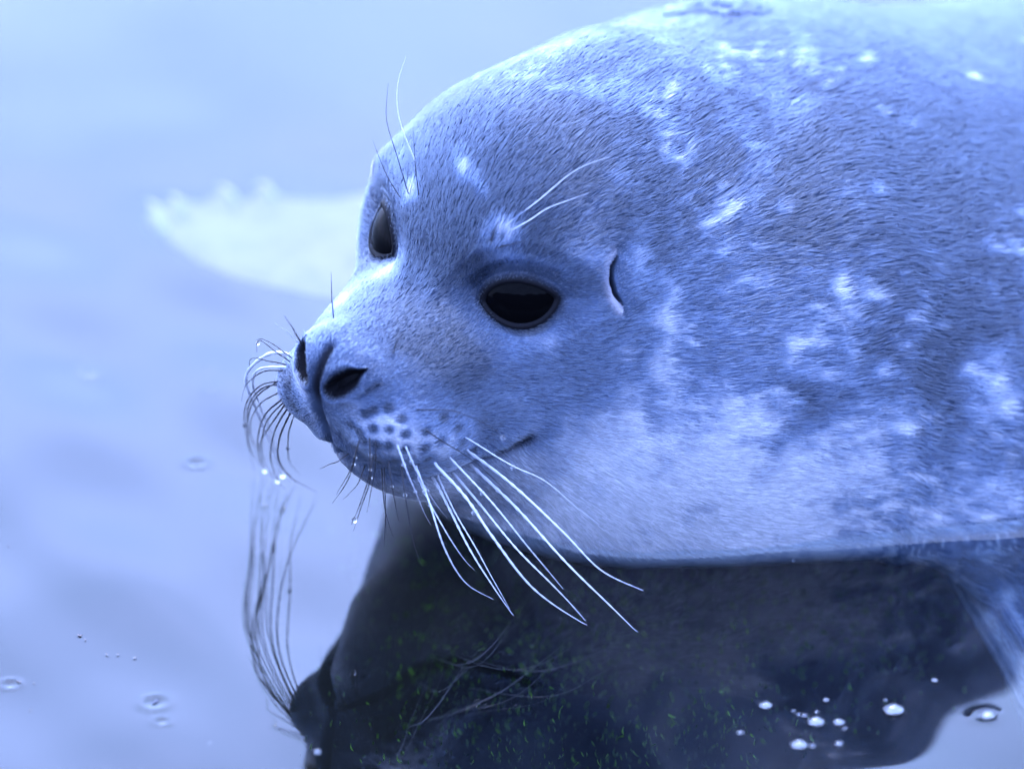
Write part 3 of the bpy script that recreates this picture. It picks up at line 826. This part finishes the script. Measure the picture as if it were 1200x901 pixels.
for cx, cy in clusters:
    if cx > 0.10 and cy < -0.032 + (cx - 0.125) * 0.97: continue
    for _ in range(ra2.randint(3, 60)):
        x = cx + ra2.gauss(0, 0.012); y = cy + ra2.gauss(0, 0.02); z = -0.07 + ra2.gauss(0, 0.012)
        an = ra2.uniform(0, 6.28); L = ra2.expovariate(1 / 0.0007) + 0.0002 * (2.2 if ra2.random() < 0.1 else 1); wd = ra2.uniform(0.00008, 0.0003)
        dx, dy = math.cos(an), math.sin(an); k0 = len(av)
        for q in range(4):
            t_ = q / 3; bend = 0.3 * L * math.sin(t_ * 3)
            px_, py_ = x + dx * L * t_ - dy * bend, y + dy * L * t_ + dx * bend
            w_ = wd * (1 - 0.8 * abs(2 * t_ - 1))
            av += [(px_ - dy * w_, py_ + dx * w_, z + 0.002 * t_), (px_ + dy * w_, py_ - dx * w_, z + 0.003 * t_)]
        for q in range(3): af.append([k0 + 2 * q, k0 + 2 * q + 1, k0 + 2 * q + 3, k0 + 2 * q + 2])
alg = mesh_obj('algae', np.array(av), np.array(af), m_alg)
tag(alg, 'fine green algae threads scattered over the dark pond floor', 'algae', kind='stuff')

# ------------------------------------------------------------------ bubbles and floating bits
m_bub, n, l, o = new_mat('bubble_film')
fr = n.new('ShaderNodeFresnel'); fr.inputs['IOR'].default_value = 1.7
gl = n.new('ShaderNodeBsdfGlossy'); gl.inputs['Roughness'].default_value = 0.05
tr = n.new('ShaderNodeBsdfTransparent'); df = n.new('ShaderNodeBsdfDiffuse'); df.inputs['Color'].default_value = (0.75, 0.78, 0.82, 1)
m1 = n.new('ShaderNodeMixShader'); m2 = n.new('ShaderNodeMixShader'); m1.inputs[0].default_value = 0.08
l.new(tr.outputs[0], m1.inputs[1]); l.new(df.outputs[0], m1.inputs[2])
l.new(fr.outputs[0], m2.inputs[0]); l.new(m1.outputs[0], m2.inputs[1]); l.new(gl.outputs[0], m2.inputs[2]); l.new(m2.outputs[0], o.inputs[0])
def bubble(px, py, rpx, label, group):
    r_ = 0.75 * rpx / PXM
    vs, fs = [], []
    for i in range(9):
        t_ = math.pi / 2 * i / 8
        for j in range(20):
            a_ = 2 * math.pi * j / 20
            flare = 1.0 + (0.35 * (i / 8) ** 6)
            vs.append((r_ * flare * math.sin(t_) * math.cos(a_), r_ * flare * math.sin(t_) * math.sin(a_), r_ * 0.62 * math.cos(t_)))
    for i in range(8):
        for j in range(20):
            fs.append([i * 20 + j, (i + 1) * 20 + j, (i + 1) * 20 + (j + 1) % 20, i * 20 + (j + 1) % 20])
    o_ = mesh_obj('air_bubble', np.array(vs), np.array(fs), m_bub)
    q = at_z(px, py); o_.location = (q[0], q[1], 0.0002)
    tag(o_, label, 'bubble', group)
big = [((1047, 831, 11), 'round air bubble at the edge where the dark reflection meets pale water'), ((956, 845, 9), 'large oval air bubble beside a string of tiny ones on dark water'),
       ((936, 872, 9), 'oval air bubble at the notch of the dark reflection'), ((897, 826, 7), 'single white air bubble on green specked dark water'),
       ((1157, 838, 8), 'lone air bubble on the pale blue water past the reflection')]
for q, lb in big: bubble(*q, lb, 'air bubbles on the water')
for q in ((983, 846, 6), (943, 838, 2.6), (936, 837, 2.2), (957, 834, 2.2), (968, 820, 3), (867, 858, 3.4), (952, 874, 3), (1037, 820, 2), (1095, 797, 3.4), (372, 881, 4), (990, 853, 2.4), (930, 833, 2), (929, 657, 2), (983, 871, 4)):
    bubble(*q, 'tiny pale air bubble floating on the dark reflection of the seal', 'tiny air bubbles on the dark reflection')
m_bit = principled('wet_plant_bit', (0.03, 0.035, 0.06), 0.5, 0.3)
m_fluff = principled('pale_fluff', (0.10, 0.085, 0.085), 0.8, 0.1)
def bit(px, py, rpx, mat, label, cat, group, seed):
    rb = random.Random(seed); r_ = (rpx if mat is m_bit else rpx * 0.55) / PXM
    vs, fs = sphere(np.zeros(3), 1.0, 10, 6)
    k_ = np.array([1 + 0.5 * rb.uniform(-1, 1) for _ in range(len(vs))])[:, None]
    vs = vs * k_ * np.array([r_, r_ * rb.uniform(0.25, 0.6), r_ * 0.10])
    o_ = mesh_obj('floating_speck' if mat is m_bit else 'floating_fluff', vs, fs, mat)
    q = at_z(px, py); o_.location = (q[0], q[1], 0.0); o_.rotation_euler = (0, 0, rb.uniform(0, 6))
    tag(o_, label, cat, group)
for k_, q in enumerate(((230, 541, 3.4), (105, 437, 2.6), (247, 456, 2.0), (182, 822, 4.0), (190, 845, 2.0))):
    bit(*q, m_bit, 'tiny dark speck floating in a dimple of the open water', 'speck', 'dark specks on the open water', k_)
for k_, q in enumerate(((93, 744, 5), (100, 749, 3), (125, 766, 4), (138, 766, 4), (158, 770, 4), (22, 798, 5), (40, 800, 4), (36, 832, 3), (208, 783, 2), (246, 870, 4), (10, 640, 2.5), (291, 883, 2))):
    bit(*q, m_fluff, 'small pale tuft of fluff floating on the open water', 'fluff', 'pale fluff on the open water', 40 + k_)
# wet margin along the lower lid
m_lid = principled('wet_lid_margin', (0.08, 0.10, 0.16), 0.3, 0.15)
for E in eyes:
    pth = []
    for k_ in range(40):
        uu = -0.93 + 1.86 * k_ / 39
        lo_, hi_ = 0.0, 2.0
        for _ in range(30):
            mid = (lo_ + hi_) / 2
            if almond(np.array(uu * AE), np.array(-mid)) < 0.93: lo_ = mid
            else: hi_ = mid
        q = E['u'] * uu * AE * 0.01 - E['v'] * lo_ * 0.01
        h_ = math.sqrt(max(1e-9, (EYE_R + 0.0003) ** 2 - q @ q))
        pth.append(E['c'] + q + E['n'] * h_)
    pth = np.array(pth)
    vs, f = tube(pth, 0.00042 * np.sin(np.linspace(0.15, math.pi - 0.15, 40)) ** 0.5, 8)
    mesh_obj('lid_margin', vs, f, m_lid, E['obj'])
#@@REST
# ------------------------------------------------------------------ unseen dark bank added behind the camera to darken the eye's reflection
m_bank = principled('light_block_dark', (0.03, 0.035, 0.025), 0.95, 0.1)
bx = np.linspace(-14, 14, 60); prof = [(-4.2, -0.6), (-4.6, 0.3), (-5.2, 1.2), (-6.2, 2.0), (-7.6, 2.6), (-9.5, 2.9), (-30, 2.8), (-30, -0.6)]
bv = np.array([[x, y + 0.3 * math.sin(x * 0.9) + 0.15 * math.sin(x * 2.3), z * (1 + 0.08 * math.sin(x * 1.7 + y))] for x in bx for (y, z) in prof])
k = len(prof)
bf = np.array([[i * k + j, (i + 1) * k + j, (i + 1) * k + j + 1, i * k + j + 1] for i in range(len(bx) - 1) for j in range(k - 1)])
bank = mesh_obj('light_block_bank', bv, bf, m_bank)
tag(bank, 'unseen dark bank added behind the camera to cut sky light', 'bank', kind='structure')
# ------------------------------------------------------------------ water
def water_lines(lo, hi, fine_lo, fine_hi, step, n_out):
    a_ = np.arange(fine_lo, fine_hi, step)
    g1 = fine_lo - np.geomspace(step * 2, fine_lo - lo, n_out)[::-1]
    g2 = fine_hi + np.geomspace(step * 2, hi - fine_hi, n_out)
    return np.concatenate([g1, a_, g2])
wxs = water_lines(-900, 900, -0.23, 0.32, 0.0012, 70)
wys = water_lines(-900, 900, -0.20, 0.20, 0.0010, 70)
WX, WY = np.meshgrid(wxs, wys, indexing='ij')
WP = np.stack([WX, WY, np.zeros_like(WX)], -1)
nearw = (WX > -0.2) & (WX < 0.4) & (WY > -0.15) & (WY < 0.5)
dS = np.full(WX.shape, 9.0)
dS[nearw] = sdf(WP[nearw])
WP[..., 2] = 0.0062 * np.exp(-np.maximum(dS, 0) / 0.0040)
damp = np.exp(-((WX / 1.5) ** 2 + (WY / 1.5) ** 2))
WP[..., 2] += damp * 0.00034 * (np.sin(WX * 38 + WY * 21 + 1.3) + np.sin(WX * -17 + WY * 44) + 0.6 * np.sin(WX * 71 + WY * 60 + 2))
for (px, py, rr) in ((230, 541, 3.0), (105, 437, 2.4), (247, 456, 2.2), (182, 822, 3.6), (1155, 838, 3.2), (240, 434, 1.8), (690 - 500, 845, 2.0), (12, 800, 2.4)):
    q = at_z(px, py); dd_ = np.hypot(WX - q[0], WY - q[1]) / (rr * 0.001)
    WP[..., 2] += 0.00022 * (np.exp(-((dd_ - 1.6) / 0.6) ** 2) - 1.6 * np.exp(-(dd_ / 1.0) ** 2))
nx, ny = WX.shape
iw = (np.arange(nx - 1)[:, None] * ny + np.arange(ny - 1)[None]).ravel()
wf = np.stack([iw, iw + ny, iw + ny + 1, iw + 1], 1)
m_water, n, l, o = new_mat('water')
fr = n.new('ShaderNodeFresnel'); fr.inputs['IOR'].default_value = 1.34
gl = n.new('ShaderNodeBsdfGlossy'); gl.inputs['Roughness'].default_value = 0.0; gl.inputs['Color'].default_value = (1, 1, 1, 1)
tr = n.new('ShaderNodeBsdfTransparent'); tr.inputs['Color'].default_value = (0.80, 0.90, 0.97, 1)
mx = n.new('ShaderNodeMixShader')
l.new(fr.outputs[0], mx.inputs[0]); l.new(tr.outputs[0], mx.inputs[1]); l.new(gl.outputs[0], mx.inputs[2])
l.new(mx.outputs[0], o.inputs[0])
water = mesh_obj('water', WP.reshape(-1, 3), wf, m_water)
tag(water, 'still blue water reflecting the pale sky', 'water', kind='structure')

# pond floor
m_floor, n, l, o = new_mat('pond_floor')
b = n.new('ShaderNodeBsdfPrincipled'); b.inputs['Roughness'].default_value = 0.9; b.inputs['Specular IOR Level'].default_value = 0.1
nz = n.new('ShaderNodeTexNoise'); nz.inputs['Scale'].default_value = 60; nz.inputs['Detail'].default_value = 6
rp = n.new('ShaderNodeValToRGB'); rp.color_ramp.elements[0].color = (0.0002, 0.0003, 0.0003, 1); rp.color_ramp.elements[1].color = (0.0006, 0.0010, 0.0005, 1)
tcx = n.new('ShaderNodeTexCoord'); l.new(tcx.outputs['Object'], nz.inputs['Vector'])
l.new(nz.outputs['Fac'], rp.inputs['Fac']); l.new(rp.outputs[0], b.inputs['Base Color']); l.new(b.outputs[0], o.inputs[0])
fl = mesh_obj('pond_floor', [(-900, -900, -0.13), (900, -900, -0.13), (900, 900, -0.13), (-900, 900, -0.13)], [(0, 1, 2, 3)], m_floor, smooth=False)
tag(fl, 'dark algae covered pond floor under the water', 'pond floor', kind='structure')
